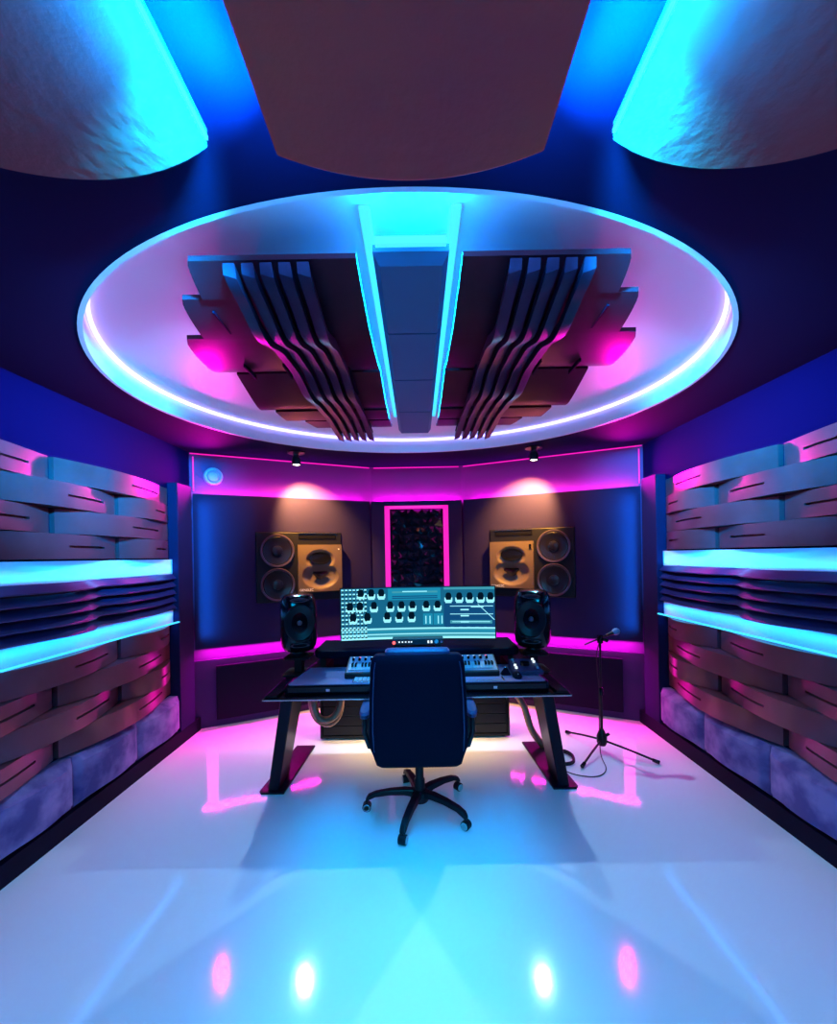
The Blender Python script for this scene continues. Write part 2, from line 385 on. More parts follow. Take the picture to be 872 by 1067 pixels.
for s, side in ((-1, 'left'), (1, 'right')):
    t = thing('ceiling_diffuser', 'stepped dark rosewood diffuser with five rippling fins, %s half of the oval recess' % side, 'ceiling diffuser', (s*.5-.01, 2.4, HR), 0, 'pair of diffusers in the oval recess')
    ox = -.01 - (s*.5-.01)
    for k, (a, b, xo, xo2) in enumerate(ROWS):
        N_ = 10; rows = []
        st = .006*(k % 3)
        mb = MB(); vs = []
        for i in range(N_+1):
            u = i/N_; y = a+(b-a)*u; z = cz(y) - HR - .004*st*0 + st
            if k in (2, 3, 4, 5): z += .018*max(0, (u-.75)/.25)**2
            xo_ = xo+(xo2-xo)*(u**.6 if k < 3 else u)
            for x, zz_ in ((s*.18, z), (s*xo_, z), (s*xo_, z+.018), (s*.18, z+.018)): vs.append((x+ox, y-2.4, zz_))
        fs = [(i*4+j, i*4+(j+1) % 4, (i+1)*4+(j+1) % 4, (i+1)*4+j) for i in range(N_) for j in range(4)] + [(0, 1, 2, 3), tuple(N_*4+j for j in range(4))]
        bo = mb.add(vs, fs).build('board', 'boardc', t, smooth=True)
        if k in (1, 2):
            for xx in ((.78,), (.66, .86))[k-1]:
                ya = b-.20; B(min(s*xx, s*(xx+.007))+ox, max(s*xx, s*(xx+.007))+ox, ya-2.4, b-.04-2.4, cz(ya)-HR-.004, cz(ya)-HR+.02).build('slot', 'plinth', bo)
    for x in (.26, .72):
        B(min(s*x, s*(x+.05))+ox, max(s*x, s*(x+.05))+ox, 1.95-2.4, 3.2-2.4, -.125, -.002).build('mounting_rail', 'plinth', t)
    FP = [(1.384, 2.61), (1.5, 2.575), (1.72, 2.525), (1.95, 2.585), (2.2, 2.60), (2.45, 2.565), (2.7, 2.60), (3.0, 2.625), (3.54, 2.615)]
    B(min(s*.335, s*.635)+ox, max(s*.335, s*.635)+ox, 1.44-2.4, 3.45-2.4, 2.66-HR, 2.67-HR).build('fin_bed', 'plinth', t)
    for k in range(5):
        x = .612 - k*.063; vs = []; NN = 48
        for i in range(NN+1):
            y = 1.43 + (3.54-1.43)*i/NN
            for (ya, pa), (yb, pb) in zip(FP, FP[1:]):
                if ya <= y <= yb+1e-6: q = (y-ya)/(yb-ya); q = q*q*(3-2*q)*.6+q*.4; z = pa+(pb-pa)*q; break
            for dx, dz in ((-.026, 0), (.020, .016), (.022, .055), (-.018, .055)): vs.append((s*(x+dx)+ox, y-2.4, z+dz-HR))
        fs = [(i*4+j, i*4+(j+1) % 4, (i+1)*4+(j+1) % 4, (i+1)*4+j) for i in range(NN) for j in range(4)] + [(0, 1, 2, 3), tuple(NN*4+j for j in range(4))]
        MB().add(vs, fs).build('fin', 'fin', t, smooth=True)

# ------------------------------------------------------------------ back wall
FA = math.atan2(.86, 1.71)
def facet(s):            # midpoint of facet wall line
    return (s*1.385, 4.55)
OFF = .13
for s, side in ((-1, 'left'), (1, 'right')):
    mx, my = facet(s); rz = -s*FA
    # panel: local x along facet, front at -y
    nrm = Vector((0, -1, 0)); nrm.rotate(Matrix.Rotation(rz, 3, 'Z'))
    loc = Vector((mx, my, 0)) + nrm*OFF
    t = thing('acoustic_panel', 'tall navy fabric wall panel on the %s behind the big speaker' % side, 'wall panel', (loc.x, loc.y, .79), rz, 'navy panels across the back wall')
    # opening for the flush speaker
    sx = (-1.30 - mx)/math.cos(rz) if s < 0 else (1.265 - mx)/math.cos(rz)
    hw, hh = .445, .365; zc = 1.555-.79; HT = 2.28-.79
    pw = .885
    x0, x1 = -pw-.02 , pw-.0
    if s > 0: x0, x1 = -pw, pw+.02
    mb = MB(); mb.box(x0, x1, -.0, .055, 0, zc-hh); mb.box(x0, x1, 0, .055, zc+hh, HT); mb.box(x0, sx-hw, 0, .055, zc-hh, zc+hh); mb.box(sx+hw, x1, 0, .055, zc-hh, zc+hh)
    mb.build('panel_face', 'fabric', t)
    # flush main speaker
    wp = Vector((sx, 0, 0)); wp.rotate(Matrix.Rotation(rz, 3, 'Z')); wl = loc + wp
    sp = thing('main_speaker', 'large black flush-mounted three-way studio speaker, %s of the two' % side, 'speaker', (wl.x, wl.y, 1.555-hh), rz, 'large flush-mounted speakers')
    mb = B(-hw+.004, hw-.004, -.012, .10, .004, 2*hh-.004)
    mb.build('cabinet', 'black', sp, bevel=.006)
    B(-.02 if s < 0 else -.38, .38 if s < 0 else .02, -.017, -.0125, 2*hh-.07, 2*hh-.035).build('vent_slot', 'gblack', sp)
    B(-.02 if s < 0 else -.40, .40 if s < 0 else .02, -.02, -.0125, 2*hh-.014, 2*hh-.008).build('trim_line', 'edge', sp)
    wxc = s*.235          # woofers on the outer side
    for zz_ in (.535, .185):
        c = (wxc, -.012, zz_)
        r = MB().lathe([(.168, 0), (.172, .012), (.166, .02), (.150, .016), (.146, .006), (.146, 0)], c, RX, 48).build('woofer', 'ring', sp, smooth=True)
        MB().lathe([(.150, .006), (.140, .014), (.128, .010), (.052, .004), (.05, .014), (.03, .020), (.0, .022)], c, RX, 40).build('cone', 'cone', r, smooth=True)
    # pale waveguide plate, with two dark mouths
    hx = -s*.20; gw, gh = .235, .25; zc2 = .36-.015
    def dish(x, z):
        d = 0
        for cz_, rr, dep in ((.085, .15, .030), (-.085, .19, .042)):
            q = ((x/(rr*1.0))**2 + ((z-cz_)/(rr*.70))**2)
            if q < 1: d = max(d, dep*(1-q)**.6)
        return d
    rows = []
    for j in range(41):
        z = -gh+2*gh*j/40; rows.append([(hx + (-gw+2*gw*i/40), -.052 + dish(-gw+2*gw*i/40, z), zc2+z) for i in range(41)])
    mb = MB().grid(rows); n = 41
    ring = list(range(n)) + [j*n+40 for j in range(1, n)] + [40*n+i for i in range(39, -1, -1)] + [j*n for j in range(39, 0, -1)]
    base = len(mb.v); mb.v += [(mb.v[i][0], -.011, mb.v[i][2]) for i in ring]
    for i in range(len(ring)): mb.f.append((ring[i], ring[(i+1) % len(ring)], base+(i+1) % len(ring), base+i)); mb.mi.append(0)
    wg = mb.build('waveguide', 'horn', sp, smooth=True)
    MB().lathe([(.112, .034), (.118, .040), (.112, .046), (.07, .040), (0, .046)], (hx, 0, zc2+.105), RX, 36, 1, .55).build('midrange_cone', 'gblack', wg, smooth=True)
    MB().add([(hx-.075, -.036, zc2-.035), (hx+.075, -.036, zc2-.035), (hx+.085, -.040, zc2-.06), (hx+.03, -.040, zc2-.105), (hx, -.041, zc2-.125), (hx-.03, -.040, zc2-.105), (hx-.085, -.040, zc2-.06),
              (hx, -.010, zc2-.06)],
             [(0, 1, 7), (1, 2, 7), (2, 3, 7), (3, 4, 7), (4, 5, 7), (5, 6, 7), (6, 0, 7)]).build('tweeter_throat', 'gblack', wg)
    text('GENELEC', .034, 'logo', sp, (hx - gw + .085, -.054, zc2-gh+.022), (PI/2, 0, 0))
    B(hx+gw-.045, hx+gw-.02, -.056, -.051, zc2+gh-.085, zc2+gh-.035).build('badge', 'gblack' if s > 0 else 'text', sp) if s > 0 else B(hx+gw-.04, hx+gw-.03, -.056, -.051, zc2+gh-.055, zc2+gh-.043).build('badge', 'text', sp)
    # lower dark panel
    ll = Vector((mx, my-.06, 0)) + nrm*.012
    a, b = (-.70, .50) if s < 0 else (-.50, .70)
    o = MB().box(a, b, -.02, .02, .07, .60).build('bass_absorber', 'plinth', None, bevel=.006); o.location = ll; o.rotation_euler = (0, 0, rz)
    tag(o, 'black absorber board low on the back wall, under the %s navy panel' % side, 'wall panel')
    # pink leds above and below the panel
    dx = Vector((1, 0, 0)); dx.rotate(Matrix.Rotation(rz, 3, 'Z'))
    p0 = Vector((mx, my, 0)) + nrm*.07 - dx*.86; p1 = Vector((mx, my, 0)) + nrm*.07 + dx*.86
    for zz_, dr, pw_ in ((2.265, -nrm*.35+Vector((0, 0, 1)), 26), (.80, nrm*.5+Vector((0, 0, -1)), 72)):
        a_, b_ = p0.copy(), p1.copy(); a_.z = b_.z = zz_
        strip('pink_led', a_, b_, .03, dr, pw_, PK)
    a_, b_ = Vector((mx, my, 0)) + nrm*.085 - dx*.86, Vector((mx, my, 0)) + nrm*.085 + dx*.86
    for zz_, lab in ((2.262, 'top'), (.795, 'bottom')):
        c1 = MB(); c1.tube([(a_.x, a_.y, zz_), (b_.x, b_.y, zz_)], .006, 8)
        tag(c1.build('light_strip', 'lpk'), 'magenta light strip behind the %s edge of the %s navy panel' % (lab, side), 'light strip')
    # spot lamp on the ceiling
    sxp, syp = (-1.19, 4.20) if s < 0 else (1.165, 4.17)
    t = thing('ceiling_spotlight', 'small black ceiling spotlight aimed down at the %s big speaker' % side, 'spotlight', (sxp, syp, H), 0, 'spotlights over the big speakers')
    MB().lathe([(.0, 0), (.085, 0), (.085, -.012), (.03, -.03), (.02, -.05), (0, -.05)], seg=28).build('mount', 'lamp', t, smooth=True)
    hd = MB().lathe([(0, -.04), (.03, -.045), (.042, -.06), (.045, -.125), (.040, -.13), (.036, -.115), (0, -.113)], seg=28).build('lamp_head', 'lamp', t, smooth=True)
    MB().lathe([(.033, -.117), (.03, -.122), (0, -.124)], seg=24).build('bulb', 'lwarm', hd, smooth=True)
    l = bpy.data.lights.new('spot', 'SPOT'); l.energy = 800; l.color = (1, .46, .07); l.spot_size = math.radians(80); l.spot_blend = .75; l.shadow_soft_size = .03
    o = bpy.data.objects.new('spot', l); C.objects.link(o); o.location = (sxp, syp, H-.14)
    tgt = Vector((s*1.19, 4.60, 2.10)); dvec = tgt-o.location
    lw = bpy.data.lights.new('flood', 'SPOT'); lw.energy = 250; lw.color = (.03, .42, .68); lw.spot_size = math.radians(104); lw.spot_blend = .7; lw.shadow_soft_size = .02
    ow = bpy.data.objects.new('flood', lw); C.objects.link(ow); ow.location = (sxp, syp-.01, H-.15)
    lg_ = bpy.data.lights.new('lamp_spill', 'SPOT'); lg_.energy = 48; lg_.color = (1, .16, .04); lg_.spot_size = math.radians(156); lg_.spot_blend = .3; lg_.shadow_soft_size = .02
    og = bpy.data.objects.new('lamp_spill', lg_); C.objects.link(og); og.location = (sxp, syp-.01, H-.15)
    ow.rotation_euler = (Vector((-s*.30, -.80, -1))).to_track_quat('-Z', 'Y').to_euler()
    o.rotation_euler = dvec.to_track_quat('-Z', 'Y').to_euler()

for a_, b_ in zip(WP[:-1], WP[1:]):
    A_ = Vector((*a_, 0)); B_ = Vector((*b_, 0)); dd = (B_-A_).normalized(); nn = Vector((dd.y, -dd.x, 0))
    A_ += nn*.03 + dd*.03; B_ += nn*.03 - dd*.03; A_.z = B_.z = 2.688
    tag(MB().tube([A_-nn*.018, B_-nn*.018], .006, 8).build('light_strip', 'lpk'), 'magenta light strip where the ceiling meets the back wall, %s stretch' % ('left' if A_.x < -.6 else 'centre' if A_.x < .5 else 'right'), 'light strip')
# centre section with diffuser window
t = thing('acoustic_panel', 'narrow navy wall panel in the centre, framing the lit diffuser window', 'wall panel', (-.005, 4.85, .79), 0, 'navy panels across the back wall')
WZ0, WZ1, WH = 1.0-.79, 2.225-.79, .365
mb = MB(); mb.box(-.52, -WH, 0, .05, 0, 1.49); mb.box(WH, .52, 0, .05, 0, 1.49); mb.box(-WH, WH, 0, .05, 0, WZ0); mb.box(-WH, WH, 0, .05, WZ1, 1.49)
mb.build('panel_face', 'fabric', t)
t = thing('diffuser_window', 'magenta lit frame round a dark faceted diffuser above the monitor', 'diffuser', (-.005, 4.85, 1.0))
fw = .055
mb = MB(); h_ = WZ1-WZ0
mb.box(-WH, -WH+fw, -.01, .06, 0, h_); mb.box(WH-fw, WH, -.01, .06, 0, h_); mb.box(-WH, WH, -.01, .06, h_-.03, h_); mb.box(-WH, WH, -.01, .06, 0, .03)
mb.build('glow_reveal', 'lpk', t)  # window reveal made to glow, standing in for pink led light on it
mb = MB(); nx_, nz_ = 7, 12; W_ = WH-fw
rnd = random.Random(3)
P = {}
for i in range(nx_+1):
    for j in range(nz_+1):
        jx = 0 if i in (0, nx_) else rnd.uniform(-.03, .03); jz = 0 if j in (0, nz_) else rnd.uniform(-.03, .03)
        P[i, j] = (-W_+2*W_*i/nx_+jx, .075+rnd.uniform(-.0, .03), .03+(h_-.06)*j/nz_+jz)
vs = []; fs = []
for i in range(nx_):
    for j in range(nz_):
        a, b, c, d = P[i, j], P[i+1, j], P[i+1, j+1], P[i, j+1]
        ctr = (sum(q[0] for q in (a, b, c, d))/4+rnd.uniform(-.02, .02), rnd.uniform(-.01, .05), sum(q[2] for q in (a, b, c, d))/4+rnd.uniform(-.02, .02))
        k = len(vs); vs += [a, b, c, d, ctr]; fs += [(k, k+1, k+4), (k+1, k+2, k+4), (k+2, k+3, k+4), (k+3, k, k+4)]
k = len(vs); vs += [(-W_, .12, .03), (W_, .12, .03), (W_, .12, h_-.03), (-W_, .12, h_-.03)]; fs.append((k, k+1, k+2, k+3))
MB().add(vs, fs).build('faceted_core', 'shard', t, fix=False)
strip('pink_led', (-.5, 4.93, 2.265), (.5, 4.93, 2.265), .03, (0, .35, 1), 14, PK)
strip('pink_led', (-.5, 4.91, .80), (.5, 4.91, .80), .03, (0, -.35, -1), 30, PK)
for zz_, lab in ((2.262, 'top'), (.795, 'bottom')):
    tag(MB().tube([(-.5, 4.915, zz_), (.5, 4.915, zz_)], .006, 8).build('light_strip', 'lpk'), 'magenta light strip behind the %s edge of the centre navy panel' % lab, 'light strip')
# pink corner light below
# round wall device
mx, my = facet(-1)
X_ = -2.03; Y_ = 4.12 + (X_+2.24)*.86/1.71
t = thing('round_wall_vent', 'small round pale blue fitting high on the back wall, upper left', 'wall fitting', (X_, Y_, 2.475), FA)
MB().lathe([(.088, 0), (.088, .02), (.078, .03), (.066, .03), (.064, .016)], (0, 0, 0), RX, 40).build('outer_ring', 'ringblue', t, smooth=True)
MB().lathe([(.056, 0), (.056, .02), (.048, .034), (0, .038)], (0, 0, 0), RX, 40).build('centre_disc', 'ringblue', t, smooth=True)

# ------------------------------------------------------------------ desk
D = thing('studio_desk', 'wide black studio desk with slanted legs and a raised rear shelf', 'desk', (-.02, 3.2, 0))
def DY(y): return y-3.2
def rpoly(x0, x1, y0, y1, c): return [(x0+c, y0), (x1-c, y0), (x1, y0+c), (x1, y1-c), (x1-c, y1), (x0+c, y1), (x0, y1-c), (x0, y0+c)]
MB().prism(rpoly(-1.02, 1.02, DY(2.79), DY(3.72), .02), .702, .722).build('base_board', 'gblack', D, bevel=.004)
MB().prism(rpoly(-1.022, 1.022, DY(2.784), DY(2.79), .002), .706, .713).build('edge_trim', 'edge', D)
for s in (-1, 1):
    B(min(s*1.02, s*1.024), max(s*1.02, s*1.024), DY(2.79), DY(3.72), .706, .713).build('edge_trim', 'edge', D)
MB().prism([(-.885, DY(2.85)), (.885, DY(2.85)), (.90, DY(2.87)), (.84, DY(3.5)), (.84, DY(3.70)), (-.84, DY(3.70)), (-.84, DY(3.5)), (-.90, DY(2.87))], .722, .785).build('desktop', 'gblack', D, bevel=.012)
MB().prism([(-.86, DY(2.858)), (.86, DY(2.858)), (.875, DY(2.875)), (.83, DY(3.30)), (-.83, DY(3.30)), (-.875, DY(2.875))], .785, .790).build('desk_pad', 'desktop', D)
MB().prism([(-.80, DY(3.32)), (-.76, DY(3.26)), (.76, DY(3.26)), (.80, DY(3.32)), (.80, DY(3.7)), (-.80, DY(3.7))], .865, .925).build('rear_shelf', 'leather', D, bevel=.012)
for x in (-.74, -.25, .25, .74): B(x-.02, x+.02, DY(3.34), DY(3.66), .785, .87).build('shelf_support', 'black', D)
for x in (-.60, .53): B(x-.012, x+.012, DY(2.846), DY(2.852), .745, .762).build('name_tag', 'chrome', D)
for s in (-1, 1):
    # side wing raised edges running back
    MB().prism([(s*.93, DY(2.80)), (s*1.01, DY(2.80)), (s*1.01, DY(3.70)), (s*.88, DY(3.70)), (s*.88, DY(3.4))], .722, .735).build('side_wing', 'gblack', D, bevel=.004)
    # slanted leg
    y0, y1 = DY(2.96), DY(3.20)
    vs = [(s*.985, y0, .01), (s*1.06, y0, .01), (s*1.06, y1, .01), (s*.985, y1, .01), (s*.845, y0-.08, .705), (s*.93, y0-.08, .705), (s*.93, y1, .705), (s*.845, y1, .705)]
    MB().add(vs, [(0,1,2,3),(4,5,6,7),(0,1,5,4),(1,2,6,5),(2,3,7,6),(3,0,4,7)]).build('leg', 'leg', D, bevel=.008)
    MB().prism([(s*.94, DY(2.945)), (s*1.10, DY(2.945)), (s*1.12, DY(2.97)), (s*1.06, DY(3.68)), (s*.90, DY(3.68))], 0, .016).build('foot_plate', 'leg', D, bevel=.004)
MB().box(-.86, .86, DY(3.50), DY(3.54), .60, .70).build('crossbar', 'leg', D, bevel=.004)
for s, side in ((-1, 'left'), (1, 'right')):
    a, b = (-.90, -.34) if s < 0 else (.30, .80)
    t = thing('rack_cabinet', 'low black equipment cabinet on the floor under the %s half of the desk' % side, 'cabinet', ((a+b)/2, 3.9, 0))
    w = (b-a)/2
    mb = MB(); mb.box(-w, -w+.018, -.10, .25, .02, .40); mb.box(w-.018, w, -.10, .25, .02, .40); mb.box(-w, w, -.10, .25, .40, .418); mb.box(-w, w, -.10, .25, .02, .035); mb.box(-w, w, .24, .25, .02, .4)
    mb.build('case', 'black', t, bevel=.003)
    for k in range(4): B(-w+.022, w-.022, -.09, .2, .04+.088*k, .04+.088*k+.082).build('rack_unit', 'black', t, bevel=.003)
    for sx_ in (-1, 1): MB().lathe([(.02, 0), (.02, .02)], (sx_*(w-.05), -.05, 0), None, 16).build('foot', 'black', t); MB().lathe([(.02, 0), (.02, .02)], (sx_*(w-.05), .2, 0), None, 16).build('foot', 'black', t)

def hose(name, pts, r, lab, m='hose', ribs=True):
    P_ = []
    pts = [Vector(p) for p in pts]
    ext = [pts[0]*2-pts[1]] + pts + [pts[-1]*2-pts[-2]]
    for i in range(1, len(ext)-2):
        for k in range(14):
            q = k/14; a, b, c, d = ext[i-1], ext[i], ext[i+1], ext[i+2]
            P_.append(.5*((2*b)+(c-a)*q+(2*a-5*b+4*c-d)*q*q+(3*b-a-3*c+d)*q**3))
    P_.append(pts[-1])
    rs = [r*(1+(.06 if i % 2 else -.04)) for i in range(len(P_))] if ribs else r
    o = MB().tube(P_, rs, 12 if r > .01 else 8).build(name, m, None, smooth=True)
    return tag(o, lab, 'cable')
hose('cable_sleeve', [(-.80, 3.45, .70), (-.86, 3.42, .52), (-.83, 3.42, .36), (-.74, 3.44, .33), (-.66, 3.46, .42), (-.64, 3.48, .69)], .028, 'copper ribbed cable sleeve looping under the left of the desk, front loop')
hose('cable_sleeve', [(-.84, 3.56, .70), (-.92, 3.55, .50), (-.88, 3.55, .30), (-.76, 3.57, .24), (-.67, 3.58, .36), (-.66, 3.6, .69)], .022, 'copper ribbed cable sleeve looping under the left of the desk, rear loop')
hose('cable_sleeve', [(.62, 3.58, .69), (.70, 3.58, .56), (.78, 3.60, .50), (.88, 3.60, .36), (.94, 3.58, .16), (1.03, 3.55, .03)], .028, 'thick copper cable sleeve dropping from the right of the desk to the floor')

# ------------------------------------------------------------------ things on the desk
# ultrawide monitor
MW, MZ0, MZ1, MYc = .61, .985, 1.395, 3.40
t = thing('curved_monitor', 'ultrawide curved monitor showing teal mixing software', 'monitor', (-.005, MYc, .925))
def sc(u, v, d=0.):      # u -1..1, v 0..1
    return (MW*u, -.045*u*u - d, MZ0-.925 + (MZ1-MZ0)*v)
def spatch(mb, u0, u1, v0, v1, d, nseg=None):
    nseg = nseg or max(1, int((u1-u0)*10)); b = len(mb.v)
    mb.grid([[sc(u0+(u1-u0)*i/nseg, v, d) for i in range(nseg+1)] for v in (v0, v1)])
mb = MB(); N_ = 24; rows = []
for i in range(N_+1):
    u = -1.015+2.03*i/N_; y = -.045*u*u; rows.append([(MW*u, y-.004, MZ0-.925-.012), (MW*u, y-.004, MZ1-.925+.008), (MW*u, y+.03, MZ1-.925), (MW*u, y+.03, MZ0-.925)])
vs = [v for r_ in rows for v in r_]
mb.add(vs, [(i*4+j, i*4+(j+1) % 4, (i+1)*4+(j+1) % 4, (i+1)*4+j) for i in range(N_) for j in range(4)] + [(0, 1, 2, 3), tuple(N_*4+j for j in range(4))])
mb.build('housing', 'black', t, smooth=True)
g = MB(); g.use(0); spatch(g, -1, 1, 0, 1, .006, 24)
def R_(mi, x0, x1, y0, y1, d=.007):   # coordinates of the zoomed crop (65..803 x 65..285)
    g.use(mi); spatch(g, (x0-65)/369-1, (x1-65)/369-1, 1-(y1-65)/220, 1-(y0-65)/220, d)
def K_(x, y, r=15):
    R_(3, x-r-4, x+r+4, y+6, y+24, .008); R_(3, x-r, x+r, y+22, y+30, .008)
    g.use(1); cu, cv = (x-65)/369-1, 1-(y-65)/220; b = len(g.v); n = 12
    P_ = [(-.75, -1.1), (.75, -1.1), (1.0, -.4), (.85, .6), (.45, 1.0), (-.45, 1.0), (-.85, .6), (-1.0, -.4)]
    g.add([sc(cu+px_*r/369, cv+py_*r/220, .010) for px_, py_ in P_], [tuple(range(8))])
R_(4, 560, 803, 125, 240); R_(2, 290, 545, 68, 118); R_(5, 310, 530, 80, 88, .008); R_(3, 360, 480, 80, 84, .009)
for y in (100, 108): R_(4, 310, 530, y, y+4, .008)
R_(5, 65, 803, 236, 285); R_(3, 65, 803, 238, 244, .008); R_(3, 65, 803, 262, 266, .008); R_(2, 65, 803, 250, 258, .008); R_(3, 65, 803, 276, 285, .008)
for x, y in ((300, 138), (355, 138), (408, 138), (475, 138), (530, 138), (285, 184), (343, 184), (403, 184), (222, 138), (210, 84), (258, 84), (583, 104), (635, 104), (685, 104), (737, 104), (783, 104), (160, 84)): K_(x, y)
for x, y in ((108, 140), (155, 140), (122, 186), (190, 186)): K_(x, y, 16)
for x in (470, 490, 530, 548): R_(3, x, x+5, 188, 222, .008)
for x in (459, 510): R_(2, x, x+46, 178, 226, .0075)
for y in (146, 180): R_(3, 590, 795, y, y+3, .008)
for y in (160, 186, 212): R_(3, 640, 680, y, y+6, .008)
R_(5, 590, 790, 208, 222, .0075); R_(3, 600, 780, 213, 216, .0085); R_(5, 560, 803, 66, 76, .008); R_(3, 690, 750, 148, 153, .009)
g.use(3); g.add([sc(.78, .66, .009), sc(.79, .66, .009), sc(1.0, .36, .009), sc(.985, .36, .009)], [(0, 1, 2, 3)])
for i in range(7):
    for j in range(12):
        if (i, j) in ((3, 4), (4, 4)): continue
        x, y = 68+i*18, 68+j*18; R_(3, x, x+11, y, y+6, .0095); R_(1, x+3, x+11, y+6, y+12, .0095)
g.build('screen', ['s_bg', 's_dk', 's_md', 's_lt', 's_bl', 's_pl'], t, fix=False)
B(-.035, .035, .005, .05, 0, MZ0-.925+.15).build('neck', 'black', t, bevel=.006)
MB().prism(rpoly(-.13, .13, -.06, .10, .03), 0, .01).build('stand_base', 'black', t, bevel=.003)
# small interface under the monitor
t = thing('audio_interface', 'small audio interface with red and white lights under the monitor', 'audio interface', (-.01, 3.33, .925))
B(-.20, .20, -.045, .06, .03, .078).build('body', 'lamp', t, bevel=.004)
for x in (-.16, .16): B(x-.02, x+.02, -.03, .05, 0, .03).build('foot', 'black', t)
MB().lathe([(.012, 0), (.012, .008), (0, .01)], (-.185, -.045, .050), RX, 16).build('indicator', 'redled', t)
for x in (-.15, -.125, -.1, -.075, -.055): B(x, x+.012, -.048, -.044, .050, .060).build('indicator', 'wled', t)
for x in (.075, .10): B(x, x+.014, -.048, -.044, .044, .064).build('indicator', 'wled', t)
MB().lathe([(.016, 0), (.014, .01), (0, .012)], (.145, -.045, .054), RX, 20).build('volume_knob', 'key', t, smooth=True)
MB().lathe([(.010, 0), (.009, .008), (0, .009)], (.182, -.045, .054), RX, 16).build('knob', 'chrome', t)

# near-field speakers
for s, side in ((-1, 'left'), (1, 'right')):
    px, py = (-.955, 3.36) if s < 0 else (.905, 3.36)
    st = thing('speaker_pedestal', 'black pedestal on the %s desk wing under the rounded speaker' % side, 'speaker stand', (px, py, .735), 0, 'pedestals on the desk wings')
    MB().prism(rpoly(-.11, .11, -.12, .12, .02), 0, .012).build('foot', 'black', st, bevel=.003)
    B(-.03, .03, -.04, .04, .012, .125).build('column', 'black', st, bevel=.004)
    MB().prism(rpoly(-.10, .10, -.11, .11, .02), .125, .14).build('top_plate', 'black', st, bevel=.003)
    t = thing('desk_speaker', 'rounded black coaxial speaker on the %s side of the monitor' % side, 'speaker', (px, py, .876), -s*.30*-1 if False else s*-.0, 'rounded speakers either side of the monitor')
    t.rotation_euler = (0, 0, -s*.35)
    MB().lathe([(.07, 0), (.075, .008), (.05, .02), (.045, .035), (0, .035)], (0, 0, 0), None, 28).build('rubber_foot', 'black', t, smooth=True)
    secs = []
    for q, z in ((.0, .03), (.55, .035), (.78, .05), (.92, .085), (.98, .14), (1.0, .26), (.98, .38), (.92, .44), (.78, .475), (.5, .49), (0.02, .492)):
        secs.append((z, 0, .01*q, max(.004, .143*q), max(.004, .12*q)))
    MB().loft(secs, 40, 3.2).build('cabinet', 'gblack', t, smooth=True)
    MB().lathe([(.112, 0), (.115, .012), (.105, .02), (.06, .004), (.03, -.004), (.018, 0), (0, .006)], (0, -.103, .27), RX, 40, 1, 1.25).build('waveguide', 'black', t, smooth=True)
    MB().lathe([(.020, 0), (.018, .012), (0, .018)], (0, -.105, .27), RX, 24).build('tweeter', 'ring', t, smooth=True)
    for zz_ in (.095, .445): MB().lathe([(.07, 0), (.072, .012), (.06, .012), (.058, 0)], (0, -.100, zz_), RX, 32, 1, .22).build('woofer_slot', 'ring', t, smooth=True)

# small synth modules
def synth(x0, x1, y0, lab):
    t = thing('desktop_synthesizer', lab, 'synthesizer', ((x0+x1)/2, y0+.12, .79), 0, 'small synthesizers on the desk'); w = (x1-x0)/2
    MB().add([(-w, -.12, 0), (w, -.12, 0), (w, .12, 0), (-w, .12, 0), (-w, -.12, .04), (w, -.12, .04), (w, .12, .105), (-w, .12, .105)],
             [(0,3,2,1),(4,5,6,7),(0,1,5,4),(1,2,6,5),(2,3,7,6),(3,0,4,7)]).build('body', 'black', t, bevel=.008)
    sl = .065/.24
    def pz(y): return .04+(y+.12)*sl+.002
    MB().add([(-w+.012, -.108, pz(-.108)), (w-.012, -.108, pz(-.108)), (w-.012, .108, pz(.108)), (-w+.012, .108, pz(.108))] , [(0, 1, 2, 3)]).build('control_panel', 'devblue', t, fix=False)
    n = int((2*w-.05)/.024)
    for k in range(n):
        x = -w+.025+k*.024
        MB().add([(x, -.09, pz(-.09)), (x+.021, -.09, pz(-.09)), (x+.021, -.01, pz(-.01)), (x, -.01, pz(-.01)), (x, -.09, pz(-.09)+.008), (x+.021, -.09, pz(-.09)+.008), (x+.021, -.01, pz(-.01)+.008), (x, -.01, pz(-.01)+.008)],
                 [(0,3,2,1),(4,5,6,7),(0,1,5,4),(1,2,6,5),(2,3,7,6),(3,0,4,7)]).build('white_key', 'key', t)
        if k % 7 not in (2, 6): 
            B(x+.015, x+.029, -.055, -.01, pz(-.03), pz(-.01)+.016).build('black_key', 'gblack', t)
    for k in range(max(4, int(w*2/.045))):
        x = -w+.04+k*.045
        if x > w-.02: break
        MB().lathe([(.010, 0), (.009, .02), (0, .02)], (x, .05, pz(.05)), None, 14).build('knob', 'gblack', t)
        B(x-.006, x+.006, .085, .093, pz(.09), pz(.09)+.004).build('indicator', 'redled' if k in (1, 6) else 'wled', t)
synth(-.53, -.14, 2.97, 'small blue-lit keyboard synthesizer on the desk, left of the chair back')
synth(.19, .565, 2.97, 'small blue-lit keyboard synthesizer on the desk, right of the chair back')
t = thing('control_surface', 'compact controller with knobs at the right end of the desk pad', 'controller', (.77, 3.09, .79))
MB().add([(-.11, -.10, 0), (.11, -.10, 0), (.10, .10, 0), (-.10, .10, 0), (-.11, -.10, .03), (.11, -.10, .03), (.10, .10, .07), (-.10, .10, .07)],
         [(0,3,2,1),(4,5,6,7),(0,1,5,4),(1,2,6,5),(2,3,7,6),(3,0,4,7)]).build('body', 'leatherl', t, bevel=.006)
MB().lathe([(.035, 0), (.033, .022), (.0, .025)], (0, 0, .048), None, 28).build('jog_wheel', 'gblack', t, smooth=True)
